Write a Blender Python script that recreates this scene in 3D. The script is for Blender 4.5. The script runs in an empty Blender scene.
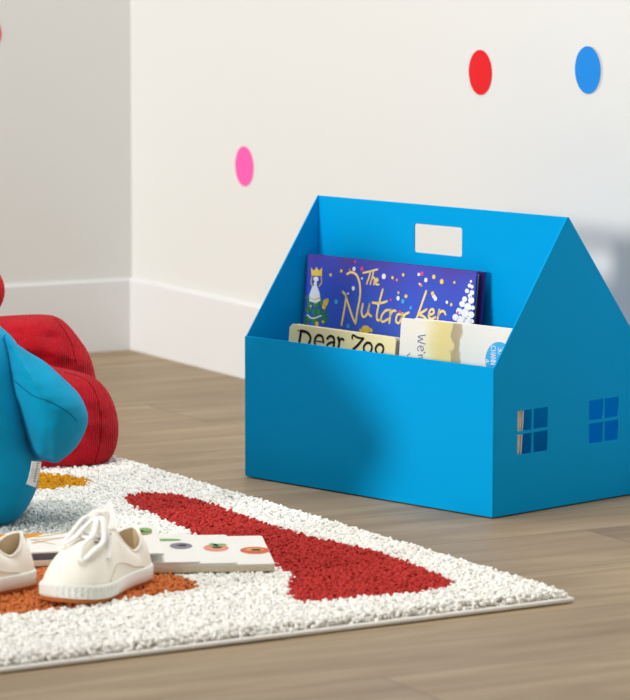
import bpy, bmesh, math, random
import numpy as np
from mathutils import Vector, Matrix

WORLD = (0.03, 0.22)
random.seed(4); rng = np.random.default_rng(4)
sc = bpy.context.scene
COL = sc.collection

# ------------------------------------------------------------------ camera numbers (calibrated from the photo)
F, PITCH, CH = 3721.35, 0.12634, 0.57744
CAM = np.array([0.0, 0.0, CH])

def ray(u, v):
    dx = (u - 315) / F; dv = (350 - v) / F
    return np.array([dx, math.cos(PITCH) + dv * math.sin(PITCH), -math.sin(PITCH) + dv * math.cos(PITCH)])

def ground(u, v, z=0.0):
    r = ray(u, v); return CAM + r * ((z - CH) / r[2])

def onplane(u, v, o, n):
    r = ray(u, v); o = np.asarray(o, float); n = np.asarray(n, float)
    return CAM + r * (np.dot(o - CAM, n) / np.dot(r, n))

def atdepth(u, v, y):
    r = ray(u, v); return CAM + r * (y / r[1])

# ------------------------------------------------------------------ materials
def lin(c):
    c = c / 255.0
    return c / 12.92 if c <= 0.04045 else ((c + 0.055) / 1.055) ** 2.4

def rgb(r, g, b): return (lin(r), lin(g), lin(b), 1.0)

class NT:
    def __init__(s, name):
        s.m = bpy.data.materials.new(name); s.m.use_nodes = True
        s.t = s.m.node_tree; s.b = s.t.nodes['Principled BSDF']
    def n(s, typ, **kw):
        x = s.t.nodes.new(typ)
        for k, v in kw.items():
            if k in ('operation', 'blend_type', 'data_type', 'wave_type', 'bands_direction', 'layer_name', 'attribute_name', 'offset', 'squash', 'offset_frequency', 'wave_profile', 'feature'):
                setattr(x, k, v)
            else: x.inputs[k.replace('_', ' ')].default_value = v
        return x
    def l(s, a, b): s.t.links.new(a, b)
    def coord(s, scale=(1, 1, 1), which='Object'):
        tc = s.t.nodes.new('ShaderNodeTexCoord'); mp = s.t.nodes.new('ShaderNodeMapping')
        mp.inputs['Scale'].default_value = scale; s.l(tc.outputs[which], mp.inputs['Vector']); return mp.outputs['Vector']
    def bump(s, h, strength, dist=0.001):
        b = s.t.nodes.new('ShaderNodeBump'); b.inputs['Strength'].default_value = strength; b.inputs['Distance'].default_value = dist
        s.l(h, b.inputs['Height']); s.l(b.outputs['Normal'], s.b.inputs['Normal'])

def ramp(t, fac, stops):
    r = t.t.nodes.new('ShaderNodeValToRGB'); t.l(fac, r.inputs['Fac'])
    e = r.color_ramp.elements
    while len(e) < len(stops): e.new(0.5)
    for k, (p, c) in enumerate(stops): e[k].position = p; e[k].color = c
    return r.outputs['Color']

def plain(name, col, rough=0.5, spec=0.5, noise=0.0, nscale=80, bump=0.0, bscale=300, sheen=0.0):
    t = NT(name); b = t.b
    b.inputs['Base Color'].default_value = col; b.inputs['Roughness'].default_value = rough
    b.inputs['Specular IOR Level'].default_value = spec
    if sheen:
        b.inputs['Sheen Weight'].default_value = sheen; b.inputs['Sheen Roughness'].default_value = 0.5
        b.inputs['Sheen Tint'].default_value = (min(1, col[0] + .4), min(1, col[1] + .4), min(1, col[2] + .4), 1)
    if noise or bump:
        v = t.coord()
    if noise:
        nz = t.n('ShaderNodeTexNoise', Scale=nscale, Detail=4.0); t.l(v, nz.inputs['Vector'])
        lo = tuple(c * (1 - noise) for c in col[:3]) + (1,); hi = tuple(min(1, c * (1 + noise)) for c in col[:3]) + (1,)
        t.l(ramp(t, nz.outputs['Fac'], [(0.3, lo), (0.7, hi)]), b.inputs['Base Color'])
    if bump:
        nb = t.n('ShaderNodeTexNoise', Scale=bscale, Detail=3.0); t.l(v, nb.inputs['Vector'])
        t.bump(nb.outputs['Fac'], bump, 0.0006)
    return t.m

M = {}
M['wall'] = plain('wall_paint', rgb(222, 222, 219), 0.85, 0.25, bump=0.08, bscale=600)
M['base'] = plain('baseboard_paint', rgb(224, 224, 224), 0.5, 0.4)
M['blue'] = plain('blue_powder_coat', (0.0, 0.355, 0.76, 1), 0.40, 0.04, bump=0.03, bscale=900)
M['pink'] = plain('pink_vinyl', rgb(255, 92, 176), 0.6, 0.3)
M['redv'] = plain('red_vinyl', rgb(226, 16, 28), 0.6, 0.3)
M['bluev'] = plain('blue_vinyl', rgb(6, 134, 222), 0.5, 0.3)
M['rim'] = plain('shaded_peel_underside', rgb(196, 198, 200), 0.7, 0.3)  # flat grey disc, coloured for the shaded underside of a peeling edge
M['paper'] = plain('white_paper', rgb(236, 234, 228), 0.7, 0.3)
M['backing'] = plain('sticker_underside', rgb(240, 240, 238), 0.6, 0.3)
M['cream'] = plain('cream_card', rgb(248, 234, 178), 0.45, 0.4)
M['pageedge'] = plain('page_edges', rgb(196, 186, 162), 0.8, 0.2, noise=0.12, nscale=700)
M['pagewarm'] = plain('board_edge_cream', rgb(222, 210, 184), 0.8, 0.2, noise=0.1, nscale=500)
M['ink'] = plain('black_ink', rgb(28, 26, 26), 0.6, 0.3)
M['gold'] = plain('gold_ink', rgb(254, 224, 132), 0.5, 0.4)
M['whiteink'] = plain('white_ink', rgb(238, 240, 244), 0.5, 0.3)
M['yellowink'] = plain('yellow_ink', rgb(240, 205, 80), 0.5, 0.3)
M['pinkink'] = plain('pink_ink', rgb(222, 70, 140), 0.5, 0.3)
M['orangeink'] = plain('orange_ink', rgb(232, 150, 70), 0.5, 0.3)
M['cyanink'] = plain('cyan_ink', rgb(60, 175, 230), 0.5, 0.3)
M['greenink'] = plain('green_ink', rgb(56, 136, 84), 0.5, 0.3, noise=0.5, nscale=300)
M['purpleink'] = plain('violet_ink', rgb(82, 74, 150), 0.5, 0.3)
M['amberink'] = plain('amber_ink', rgb(226, 152, 40), 0.5, 0.3)
M['redink'] = plain('red_ink', rgb(196, 62, 52), 0.5, 0.3)
M['plumink'] = plain('plum_grey_ink', rgb(122, 118, 134), 0.5, 0.3, noise=0.15, nscale=300)
M['salmonink'] = plain('salmon_ink', rgb(226, 138, 112), 0.5, 0.3, noise=0.12, nscale=300)
M['tangerineink'] = plain('tangerine_ink', rgb(206, 92, 48), 0.5, 0.3, noise=0.2, nscale=300)
M['leafink'] = plain('leaf_green_ink', rgb(120, 168, 92), 0.5, 0.3)
M['oliveink'] = plain('pear_green_ink', rgb(136, 150, 76), 0.5, 0.3, noise=0.2, nscale=300)
M['holedark'] = plain('dark_print', rgb(44, 30, 26), 0.6, 0.3)
M['greyedge'] = plain('slate_edge', rgb(96, 100, 112), 0.6, 0.3)
M['navycover'] = plain('violet_cover_cloth', rgb(58, 42, 130), 0.45, 0.4)
M['darkpages'] = plain('coloured_page_edges', rgb(40, 62, 66), 0.7, 0.3)
M['redpages'] = plain('rust_page_edges', rgb(96, 46, 38), 0.7, 0.3)
M['lightpage'] = plain('pale_endpaper', rgb(170, 178, 190), 0.7, 0.3)
M['canvas'] = plain('off_white_canvas', rgb(251, 246, 234), 0.9, 0.2, bump=0.25, bscale=1400)
M['rubber'] = plain('white_rubber', rgb(240, 242, 236), 0.6, 0.4)
M['gum'] = plain('gum_rubber', rgb(186, 104, 48), 0.7, 0.3)
M['lining'] = plain('beige_lining', rgb(206, 184, 148), 0.9, 0.2)
M['lace'] = plain('white_cotton_lace', rgb(252, 250, 246), 0.9, 0.2, bump=0.3, bscale=1500)
M['metal'] = plain('dark_eyelet_metal', rgb(120, 118, 116), 0.35, 0.6)
M['stitch'] = plain('beige_thread', rgb(214, 204, 184), 0.9, 0.2)
M['velour'] = plain('blue_velour', rgb(0, 148, 190), 0.85, 0.1, noise=0.2, nscale=18, bump=0.12, bscale=500, sheen=0.15)
M['velourseam'] = plain('blue_seam', rgb(10, 92, 132), 0.9, 0.1)
M['redseam'] = plain('dark_red_seam', rgb(140, 0, 14), 0.9, 0.1)
M['tagw'] = plain('white_ribbon', rgb(226, 226, 222), 0.8, 0.2)
M['tagink'] = plain('grey_ink', rgb(110, 112, 118), 0.7, 0.2)
M['binding'] = plain('pale_grey_binding', rgb(244, 242, 237), 0.9, 0.2, bump=0.3, bscale=900)
M['rugback'] = plain('rug_backing_cloth', rgb(226, 222, 210), 0.95, 0.1)

def corduroy():
    t = NT('red_corduroy'); b = t.b
    b.inputs['Roughness'].default_value = 0.9; b.inputs['Specular IOR Level'].default_value = 0.12
    b.inputs['Sheen Weight'].default_value = 0.3; b.inputs['Sheen Tint'].default_value = (1, .3, .35, 1)
    v = t.coord()
    nz = t.n('ShaderNodeTexNoise', Scale=30.0, Detail=5.0); t.l(v, nz.inputs['Vector'])
    t.l(ramp(t, nz.outputs['Fac'], [(0.3, rgb(196, 0, 20)), (0.7, rgb(220, 8, 34))]), b.inputs['Base Color'])
    w = t.n('ShaderNodeTexWave', wave_type='BANDS', bands_direction='X', Scale=160.0, Distortion=2.0, Detail=1.0)
    w.inputs['Detail Scale'].default_value = 4.0; t.l(v, w.inputs['Vector'])
    cr = t.n('ShaderNodeTexNoise', Scale=16.0, Detail=6.0, Roughness=0.7); t.l(v, cr.inputs['Vector'])
    ad = t.n('ShaderNodeMath', operation='MULTIPLY_ADD'); t.l(cr.outputs['Fac'], ad.inputs[0]); ad.inputs[1].default_value = 6.0
    t.l(w.outputs['Fac'], ad.inputs[2]); t.bump(ad.outputs[0], 0.8, 0.0022)
    return t.m
M['red'] = corduroy()

def floor_mat():
    t = NT('grey_oak_planks'); b = t.b
    v = t.coord()
    br = t.t.nodes.new('ShaderNodeTexBrick'); br.offset = 0.37; br.offset_frequency = 2
    br.inputs['Scale'].default_value = 1.0; br.inputs['Brick Width'].default_value = 1.25; br.inputs['Row Height'].default_value = 0.15
    br.inputs['Mortar Size'].default_value = 0.0007; br.inputs['Mortar Smooth'].default_value = 0.3; br.inputs['Bias'].default_value = 0.0
    br.inputs['Color1'].default_value = (0, 0, 0, 1); br.inputs['Color2'].default_value = (1, 1, 1, 1); br.inputs['Mortar'].default_value = (.5, .5, .5, 1)
    t.l(v, br.inputs['Vector'])
    # shift the grain per plank
    mp = t.t.nodes.new('ShaderNodeMapping'); mp.inputs['Scale'].default_value = (1.2, 10, 1)
    cx = t.n('ShaderNodeVectorMath', operation='MULTIPLY_ADD'); t.l(br.outputs['Color'], cx.inputs[0]); cx.inputs[1].default_value = (3.1, 1.7, 0); t.l(v, cx.inputs[2])
    t.l(cx.outputs[0], mp.inputs['Vector'])
    g1 = t.n('ShaderNodeTexNoise', Scale=3.0, Detail=7.0, Roughness=0.62, Distortion=0.6); t.l(mp.outputs[0], g1.inputs['Vector'])
    mp2 = t.t.nodes.new('ShaderNodeMapping'); mp2.inputs['Scale'].default_value = (6, 160, 1); t.l(cx.outputs[0], mp2.inputs['Vector'])
    g2 = t.n('ShaderNodeTexNoise', Scale=3.0, Detail=4.0); t.l(mp2.outputs[0], g2.inputs['Vector'])
    c1 = ramp(t, g1.outputs['Fac'], [(0.25, rgb(134, 111, 84)), (0.5, rgb(157, 135, 106)), (0.75, rgb(178, 157, 127))])
    c2 = ramp(t, g2.outputs['Fac'], [(0.3, (.82, .82, .82, 1)), (0.7, (1.06, 1.06, 1.06, 1))])
    mu = t.t.nodes.new('ShaderNodeMix'); mu.data_type = 'RGBA'; mu.blend_type = 'MULTIPLY'; mu.inputs[0].default_value = 0.35
    t.l(c1, mu.inputs[6]); t.l(c2, mu.inputs[7])
    tone = ramp(t, br.outputs['Color'], [(0.0, (.86, .86, .87, 1)), (1.0, (1.08, 1.07, 1.05, 1))])
    m2 = t.t.nodes.new('ShaderNodeMix'); m2.data_type = 'RGBA'; m2.blend_type = 'MULTIPLY'; m2.inputs[0].default_value = 1.0
    t.l(mu.outputs[2], m2.inputs[6]); t.l(tone, m2.inputs[7])
    m3 = t.t.nodes.new('ShaderNodeMix'); m3.data_type = 'RGBA'; m3.blend_type = 'MIX'
    t.l(br.outputs['Fac'], m3.inputs[0]); t.l(m2.outputs[2], m3.inputs[6]); m3.inputs[7].default_value = rgb(104, 86, 70)
    t.l(m3.outputs[2], b.inputs['Base Color'])
    b.inputs['Roughness'].default_value = 0.5; b.inputs['Specular IOR Level'].default_value = 0.35
    t.bump(g2.outputs['Fac'], 0.12, 0.0008)
    return t.m
M['floor'] = floor_mat()

def pile_mat():
    t = NT('tufted_yarn'); b = t.b
    a = t.n('ShaderNodeAttribute'); a.attribute_name = 'yarn'
    t.l(a.outputs['Color'], b.inputs['Base Color']); b.inputs['Roughness'].default_value = 0.95; b.inputs['Specular IOR Level'].default_value = 0.1
    return t.m
M['pile'] = pile_mat()

def cover_violet():
    t = NT('night_sky_cover'); b = t.b
    v = t.coord()
    sp = t.t.nodes.new('ShaderNodeSeparateXYZ'); t.l(v, sp.inputs[0])
    nz = t.n('ShaderNodeTexNoise', Scale=22.0, Detail=5.0); t.l(v, nz.inputs['Vector'])
    # printed gradient: violet at the head of the cover, royal blue in the middle
    mr = t.n('ShaderNodeMapRange'); t.l(sp.outputs['Z'], mr.inputs['Value'])
    mr.inputs['From Min'].default_value = 0.13; mr.inputs['From Max'].default_value = 0.235
    ad = t.n('ShaderNodeMath', operation='MULTIPLY_ADD'); t.l(nz.outputs['Fac'], ad.inputs[0]); ad.inputs[1].default_value = 0.5
    t.l(mr.outputs[0], ad.inputs[2])
    t.l(ramp(t, ad.outputs[0], [(0.25, rgb(60, 98, 206)), (0.7, rgb(44, 80, 200)), (0.95, rgb(62, 66, 178)), (1.0, rgb(74, 58, 160))]), b.inputs['Base Color'])
    b.inputs['Roughness'].default_value = 0.45; return t.m
M['nightcover'] = cover_violet()

def cover_landscape():
    t = NT('watercolour_cover'); b = t.b
    v = t.coord(); sp = t.t.nodes.new('ShaderNodeSeparateXYZ'); t.l(v, sp.inputs[0])
    nz = t.n('ShaderNodeTexNoise', Scale=60.0, Detail=4.0); t.l(v, nz.inputs['Vector'])
    n2 = t.n('ShaderNodeTexNoise', Scale=140.0, Detail=5.0); t.l(v, n2.inputs['Vector'])
    # wobble the print edges, then a ramp across the cover
    ad = t.n('ShaderNodeMath', operation='MULTIPLY_ADD'); t.l(nz.outputs['Fac'], ad.inputs[0]); ad.inputs[1].default_value = 0.022
    t.l(sp.outputs['X'], ad.inputs[2])
    mr = t.n('ShaderNodeMapRange'); t.l(ad.outputs[0], mr.inputs['Value']); mr.inputs['From Min'].default_value = 0.007; mr.inputs['From Max'].default_value = 0.139
    W_ = rgb(238, 234, 222)
    t.l(ramp(t, mr.outputs[0], [(0.0, W_), (0.24, rgb(239, 234, 220)), (0.32, rgb(234, 226, 186)), (0.42, rgb(228, 212, 142)), (0.535, rgb(226, 210, 146)),
                                (0.55, rgb(174, 158, 120)), (0.61, rgb(184, 170, 138)), (0.63, rgb(226, 228, 222)), (1.0, rgb(236, 234, 226))]), b.inputs['Base Color'])
    b.inputs['Roughness'].default_value = 0.5; return t.m
M['landscape'] = cover_landscape()

# ------------------------------------------------------------------ object helpers
def link(name, me, mat=None, parent=None, smooth=False):
    o = bpy.data.objects.new(name, me); COL.objects.link(o)
    if mat is not None: me.materials.append(mat)
    if parent is not None: o.parent = parent
    if smooth:
        for p in me.polygons: p.use_smooth = True
    return o

def mesh(name, verts, faces):
    me = bpy.data.meshes.new(name); me.from_pydata([tuple(map(float, v)) for v in verts], [], faces); me.update(); return me

def from_bm(name, bm, mat, parent=None, smooth=False):
    me = bpy.data.meshes.new(name); bmesh.ops.recalc_face_normals(bm, faces=bm.faces); bm.to_mesh(me); bm.free()
    return link(name, me, mat, parent, smooth)

def thing(name, label, cat, loc=(0, 0, 0), rotz=0, group=None):
    o = bpy.data.objects.new(name, None); COL.objects.link(o); o.empty_display_size = 0.03
    o.location = loc; o.rotation_euler = (0, 0, rotz); tag(o, label, cat, group); return o

def tag(o, label, cat, group=None):
    o['label'] = label; o['category'] = cat
    if group: o['group'] = group

def structure(o): o['kind'] = 'structure'; return o

def bake(o):
    """apply the modifiers of a mesh object"""
    dg = bpy.context.evaluated_depsgraph_get(); dg.update()
    me = bpy.data.meshes.new_from_object(o.evaluated_get(dg)); old = o.data
    o.modifiers.clear(); o.data = me; me.name = o.name; return o

def box_bm(bm, x0, x1, y0, y1, z0, z1, bev=0.0, seg=2):
    r = bmesh.ops.create_cube(bm, size=1.0)
    for v in r['verts']:
        v.co = Vector(((x0 + x1) / 2 + v.co.x * (x1 - x0), (y0 + y1) / 2 + v.co.y * (y1 - y0), (z0 + z1) / 2 + v.co.z * (z1 - z0)))
    if bev:
        es = list({e for v in r['verts'] for e in v.link_edges})
        bmesh.ops.bevel(bm, geom=es, offset=bev, segments=seg, affect='EDGES', profile=0.5)

def panel(name, outer, holes, thick, to3d, mat, parent, bev=0.0003):
    """a flat sheet with holes; to3d maps (x, y, depth) to local space, depth 0..thick"""
    cu = bpy.data.curves.new('c', 'CURVE'); cu.dimensions = '2D'; cu.fill_mode = 'BOTH'
    cu.extrude = thick / 2 - bev; cu.bevel_depth = bev; cu.bevel_resolution = 1; cu.offset = -bev
    for poly in [outer] + holes:
        s = cu.splines.new('POLY'); s.points.add(len(poly) - 1); s.use_cyclic_u = True
        for p, (x, y) in zip(s.points, poly): p.co = (x, y, 0, 1)
    o = bpy.data.objects.new('tmp', cu); COL.objects.link(o)
    dg = bpy.context.evaluated_depsgraph_get(); dg.update()
    me = bpy.data.meshes.new_from_object(o.evaluated_get(dg)); bpy.data.objects.remove(o)
    for v in me.vertices: v.co = to3d(v.co.x, v.co.y, v.co.z + thick / 2)
    bm = bmesh.new(); bm.from_mesh(me); bmesh.ops.remove_doubles(bm, verts=bm.verts, dist=1e-6)
    bmesh.ops.recalc_face_normals(bm, faces=bm.faces); bm.to_mesh(me); bm.free()
    me.materials.clear()
    return link(name, me, mat, parent)

def rrect(x0, x1, y0, y1, r, n=5):
    P = []
    for cx, cy, a0 in ((x1 - r, y0 + r, -90), (x1 - r, y1 - r, 0), (x0 + r, y1 - r, 90), (x0 + r, y0 + r, 180)):
        for k in range(n + 1):
            a = math.radians(a0 + 90 * k / n); P.append((cx + r * math.cos(a), cy + r * math.sin(a)))
    return P

def catmull(pts, n=8, closed=False):
    P = [np.asarray(p, float) for p in pts]; m = len(P); out = []
    rngk = range(m if closed else m - 1)
    for i in rngk:
        p1, p2 = P[i], P[(i + 1) % m]
        p0 = P[(i - 1) % m] if (closed or i > 0) else 2 * p1 - p2
        p3 = P[(i + 2) % m] if (closed or i + 2 < m) else 2 * p2 - p1
        for k in range(n):
            t = k / n
            out.append(0.5 * (2 * p1 + (p2 - p0) * t + (2 * p0 - 5 * p1 + 4 * p2 - p3) * t * t + (3 * p1 - p0 - 3 * p2 + p3) * t ** 3))
    if not closed: out.append(P[-1])
    return out

def resample(pts, n, closed=True):
    P = np.array(pts + ([pts[0]] if closed else []), float)
    d = np.r_[0, np.cumsum(np.linalg.norm(np.diff(P, axis=0), axis=1))]
    s = np.linspace(0, d[-1], n, endpoint=not closed)
    return [np.array([np.interp(x, d, P[:, k]) for k in range(P.shape[1])]) for x in s]

def tube_bm(bm, pts, rad, n=8, flat=1.0, up=None, closed=False):
    """sweep an ellipse along pts; rad a number or list; flat squashes across 'up'"""
    P = [Vector(p) for p in pts]; m = len(P); rings = []
    ref = Vector(up) if up is not None else Vector((0, 0, 1))
    for i in range(m):
        if closed: d = P[(i + 1) % m] - P[i - 1]
        else: d = P[min(i + 1, m - 1)] - P[max(i - 1, 0)]
        d.normalize(); a = d.cross(ref)
        if a.length < 1e-4: a = d.cross(Vector((1, 0, 0)))
        a.normalize(); b = a.cross(d)
        r = rad[i] if hasattr(rad, '__len__') else rad
        rings.append([bm.verts.new(P[i] + a * (r * math.cos(2 * math.pi * k / n)) + b * (r * flat * math.sin(2 * math.pi * k / n))) for k in range(n)])
    for i in range(m if closed else m - 1):
        A, B = rings[i], rings[(i + 1) % m]
        for k in range(n): bm.faces.new((A[k], A[(k + 1) % n], B[(k + 1) % n], B[k]))
    if not closed:
        bm.faces.new(rings[0][::-1]); bm.faces.new(rings[-1])

def copy_tree(o, parent=None):
    c = o.copy(); COL.objects.link(c); c.parent = parent
    for ch in list(o.children): copy_tree(ch, c)
    return c

# ------------------------------------------------------------------ the setting
WY = math.radians(-61.6697)
wd = np.array([math.cos(WY), math.sin(WY), 0]); wn = np.array([math.sin(WY), -math.cos(WY), 0]); ld = -wn
COR = np.array([-0.2276, 4.5504, 0.0])          # room corner at the face of the baseboards
BT = 0.0055                                       # baseboard thickness
def room(a, b, z):                               # a: along right wall from corner, b: out along the left wall (towards -ld)
    return Vector(COR + wd * a + wn * b + np.array([0, 0, z]))
def prism(name, pts, z0, z1, mat, **k):
    bm = bmesh.new(); lo = [bm.verts.new(room(a, b, z0)) for a, b in pts]; hi = [bm.verts.new(room(a, b, z1)) for a, b in pts]
    n = len(pts); bm.faces.new(lo[::-1]); bm.faces.new(hi)
    for i in range(n): bm.faces.new((lo[i], lo[(i + 1) % n], hi[(i + 1) % n], hi[i]))
    return structure(from_bm(name, bm, mat))
RL, LL = 4.6, 3.2
prism('wall_right', [(-BT, -BT), (RL, -BT), (RL, -0.1), (-0.1, -0.1)], 0, 2.5, M['wall'])
prism('wall_left', [(-BT, -BT), (-0.1, -0.1), (-0.1, LL), (-BT, LL)], 0, 2.5, M['wall'])
fl = prism('floor', [(-0.1, -0.1), (RL, -0.1), (RL, LL), (-0.1, LL)], -0.03, 0, M['floor'])
# give the floor an object frame whose X runs along the planks (parallel to the left wall)
R = Matrix.Translation(Vector(ground(147, 405))) @ Matrix.Rotation(math.atan2(ld[1], ld[0]), 4, 'Z')
fl.data.transform(R.inverted()); fl.matrix_world = R
BH = 0.0886
def baseboard(name, along, out, L, flip):
    prof = [(0, 0), (0, BH - 0.003), (BT * 0.4, BH), (BT, BH), (BT, 0)]   # depth into the wall, height
    bm = bmesh.new(); ends = []
    for s in (0, 1):
        ring = []
        for dpt, h in prof:
            a = -dpt if s == 0 else L
            ring.append(bm.verts.new(room(a, -dpt, h) if not flip else room(-dpt, a, h)))
        ends.append(ring)
    n = len(prof); bm.faces.new(ends[0]); bm.faces.new(ends[1][::-1])
    for i in range(n): bm.faces.new((ends[0][i], ends[0][(i + 1) % n], ends[1][(i + 1) % n], ends[1][i]))
    return structure(from_bm(name, bm, M['base']))
baseboard('baseboard_right', wd, wn, RL, False)
baseboard('baseboard_left', wn, wd, LL, True)

# ------------------------------------------------------------------ wall stickers
def sticker(label, centre, along, normal, rad, mat, peel=False):
    """a round vinyl dot; local x along the wall, y out of the wall, z up"""
    nr, na = 16, 64; V = []; Fc = []
    def place(x, z, off):
        return (x, 0.0002 + off, z)
    def disc(off):
        V = [place(0, 0, off)]; Fc = []
        for i in range(1, nr + 1):
            for k in range(na):
                a = 2 * math.pi * k / na; V.append(place(rad * i / nr * math.cos(a), rad * i / nr * math.sin(a), off))
        for k in range(na): Fc.append((0, 1 + k, 1 + (k + 1) % na))
        for i in range(nr - 1):
            for k in range(na):
                a = 1 + i * na + k; b = 1 + i * na + (k + 1) % na
                Fc.append((a, a + na, b + na, b))
        return V, Fc
    X = Vector(along); Y = Vector(normal); Z = Vector((0, 0, 1))
    mtx = Matrix((X, Y, Z)).transposed().to_4x4(); mtx.translation = Vector(centre)
    v, f = disc(0.0003); o = link('wall_sticker', mesh('wall_sticker', v, f), mat, None, True); o.matrix_world = mtx
    tag(o, label, 'sticker', 'round dot stickers on the walls')
    v, f = disc(-0.0001); v = [(x + (.0042 if peel else 0), y, z) for x, y, z in v]; link('adhesive_backing', mesh('adhesive_backing', v, f), M['rim' if peel else 'backing'], o, True)
    return o
wr = room(0, -BT, 0)
for (u, v), mat, lab, peel in [((244.6, 166.3), 'pink', 'pink round dot sticker, lowest and leftmost on the right-hand white wall', False),
                               ((480.6, 72.4), 'redv', 'red round dot sticker on white wall above the blue house box', False),
                               ((588.0, 70), 'bluev', 'blue round dot sticker on white wall, its peeling right edge showing a pale underside', True)]:
    sticker(lab, onplane(u, v, wr, wn), wd, wn, 0.0232, M[mat], peel)
sticker('reddish dot sticker on the left wall, cut off by the left edge of the picture', onplane(-16.6, 34, room(-BT, 0, 0), wd), ld, wd, 0.0232, M['redv'])

# ------------------------------------------------------------------ the house-shaped book box
YAW = math.radians(-46.1123)
hs = np.array([math.cos(YAW), math.sin(YAW), 0]); ht = np.array([-math.sin(YAW), math.cos(YAW), 0]); H0 = np.array([-0.0679, 3.5667, 0.0])
HW, HD, HF, HA, TM = 0.330, 0.2055, 0.1383, 0.2685, 0.0985
SH = 0.0014
def hl(s, t, z): return H0 + hs * s + ht * t + np.array([0, 0, z])     # house-local to world
house = thing('house_book_box', 'blue metal book box shaped like a house with square window cutouts', 'book box', tuple(H0), YAW)
Z0 = 0.0012
panel('front_panel', rrect(0, HW, Z0, HF, 0.0012, 2), [], SH, lambda x, y, d: (x, d, y), M['blue'], house)
panel('back_panel', rrect(0, HW, Z0, HF, 0.0012, 2), [], SH, lambda x, y, d: (x, HD - d, y), M['blue'], house)
gable = [(SH, Z0), (HD - SH, Z0), (HD - SH, HF - .0006), (TM + .0012, HA), (TM - .0012, HA), (SH, HF - .0006)]
wins = []
for t0 in (0.0327, 0.1300):
    for a in (0, 1):
        for b in (0, 1):
            x0 = t0 + a * 0.0217; y0 = 0.0552 + b * 0.0217
            wins.append([(x0, y0), (x0, y0 + .0187), (x0 + .0187, y0 + .0187), (x0 + .0187, y0)])
panel('side_panel', gable, wins, SH, lambda x, y, d: (HW - d, x, y), M['blue'], house)
panel('side_panel', gable, wins, SH, lambda x, y, d: (d, x, y), M['blue'], house)
panel('divider', rrect(SH, HW - SH, 0.003, HA, 0.0008, 2), [rrect(.1331, .1959, .2223, .2498, .0022)[::-1]], SH, lambda x, y, d: (x, TM - SH / 2 + d, y), M['blue'], house)
bm = bmesh.new(); box_bm(bm, SH, HW - SH, SH, HD - SH, Z0, Z0 + SH); from_bm('base_plate', bm, M['blue'], house)

# ------------------------------------------------------------------ books in the box
class Cover:
    """a leaning book front: plane through house-local t0 at the base, tilted back by phi; corners from two seen points"""
    def __init__(s, t0, phi, TL, TR, zb=0.0028):
        s.up0 = np.array([0, 0, math.cos(phi)]) + ht * math.sin(phi); s.n = -ht * math.cos(phi) + np.array([0, 0, math.sin(phi)])
        s.o0 = hl(0, t0, zb)
        a = onplane(*TL, s.o0, s.n); b = onplane(*TR, s.o0, s.n)
        s.x = (b - a) / np.linalg.norm(b - a); s.z = np.cross(s.x, -s.n); s.w = np.linalg.norm(b - a)
        # height down to the base plate
        dz = min(a[2], b[2]) - zb; s.h = dz / s.z[2]; s.org = a - s.z * s.h
        if s.org[2] < zb: s.org[2] = zb
        m = Matrix((Vector(s.x), Vector(-s.n), Vector(s.z))).transposed().to_4x4(); m.translation = Vector(s.org); s.m = m
    def p(s, u, v):      # photo pixel -> cover x, z
        q = onplane(u, v, s.org, s.n) - s.org; return (np.dot(q, s.x), np.dot(q, s.z))
    def thing(s, name, label, cat, group):
        o = thing(name, label, cat, group=group); o.matrix_world = s.m; return o

def slab(name, poly, y0, y1, mat, parent, bev=0.0003):
    return panel(name, poly, [], y1 - y0, lambda x, z, d: (x, y0 + d, z), mat, parent, bev)

def ribbon_bm(bm, pts, w, y, taper=True):
    """a flat brush stroke in the x-z plane at depth y"""
    P = catmull(pts, 5) if len(pts) > 2 else resample(list(map(np.asarray, pts)), 4, False)
    P = [np.array(p, float) for p in P]; n = len(P); L = []; Rr = []
    for i in range(n):
        d = P[min(i + 1, n - 1)] - P[max(i - 1, 0)]; d /= (np.linalg.norm(d) + 1e-9); q = np.array([-d[1], d[0]])
        ww = w[i * len(w) // n] if hasattr(w, '__len__') else w
        L.append(bm.verts.new((*(P[i] + q * ww / 2)[:1], y, (P[i] + q * ww / 2)[1]))); Rr.append(bm.verts.new(((P[i] - q * ww / 2)[0], y, (P[i] - q * ww / 2)[1])))
    for i in range(n - 1): bm.faces.new((L[i], Rr[i], Rr[i + 1], L[i + 1]))
    for c in (P[0], P[-1]): disc_bm(bm, c, ww / 2, ww / 2, y, 8)

def disc_bm(bm, c, rx, rz, y, n=14, rot=0.0):
    vs = []
    for k in range(n):
        a = 2 * math.pi * k / n; x = rx * math.cos(a); z = rz * math.sin(a)
        vs.append(bm.verts.new((c[0] + x * math.cos(rot) - z * math.sin(rot), y, c[1] + x * math.sin(rot) + z * math.cos(rot))))
    bm.faces.new(vs)

def poly_bm(bm, pts, y): bm.faces.new([bm.verts.new((p[0], y, p[1])) for p in pts])

PX = 0.00089   # metres of one photo pixel at the box

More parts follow.
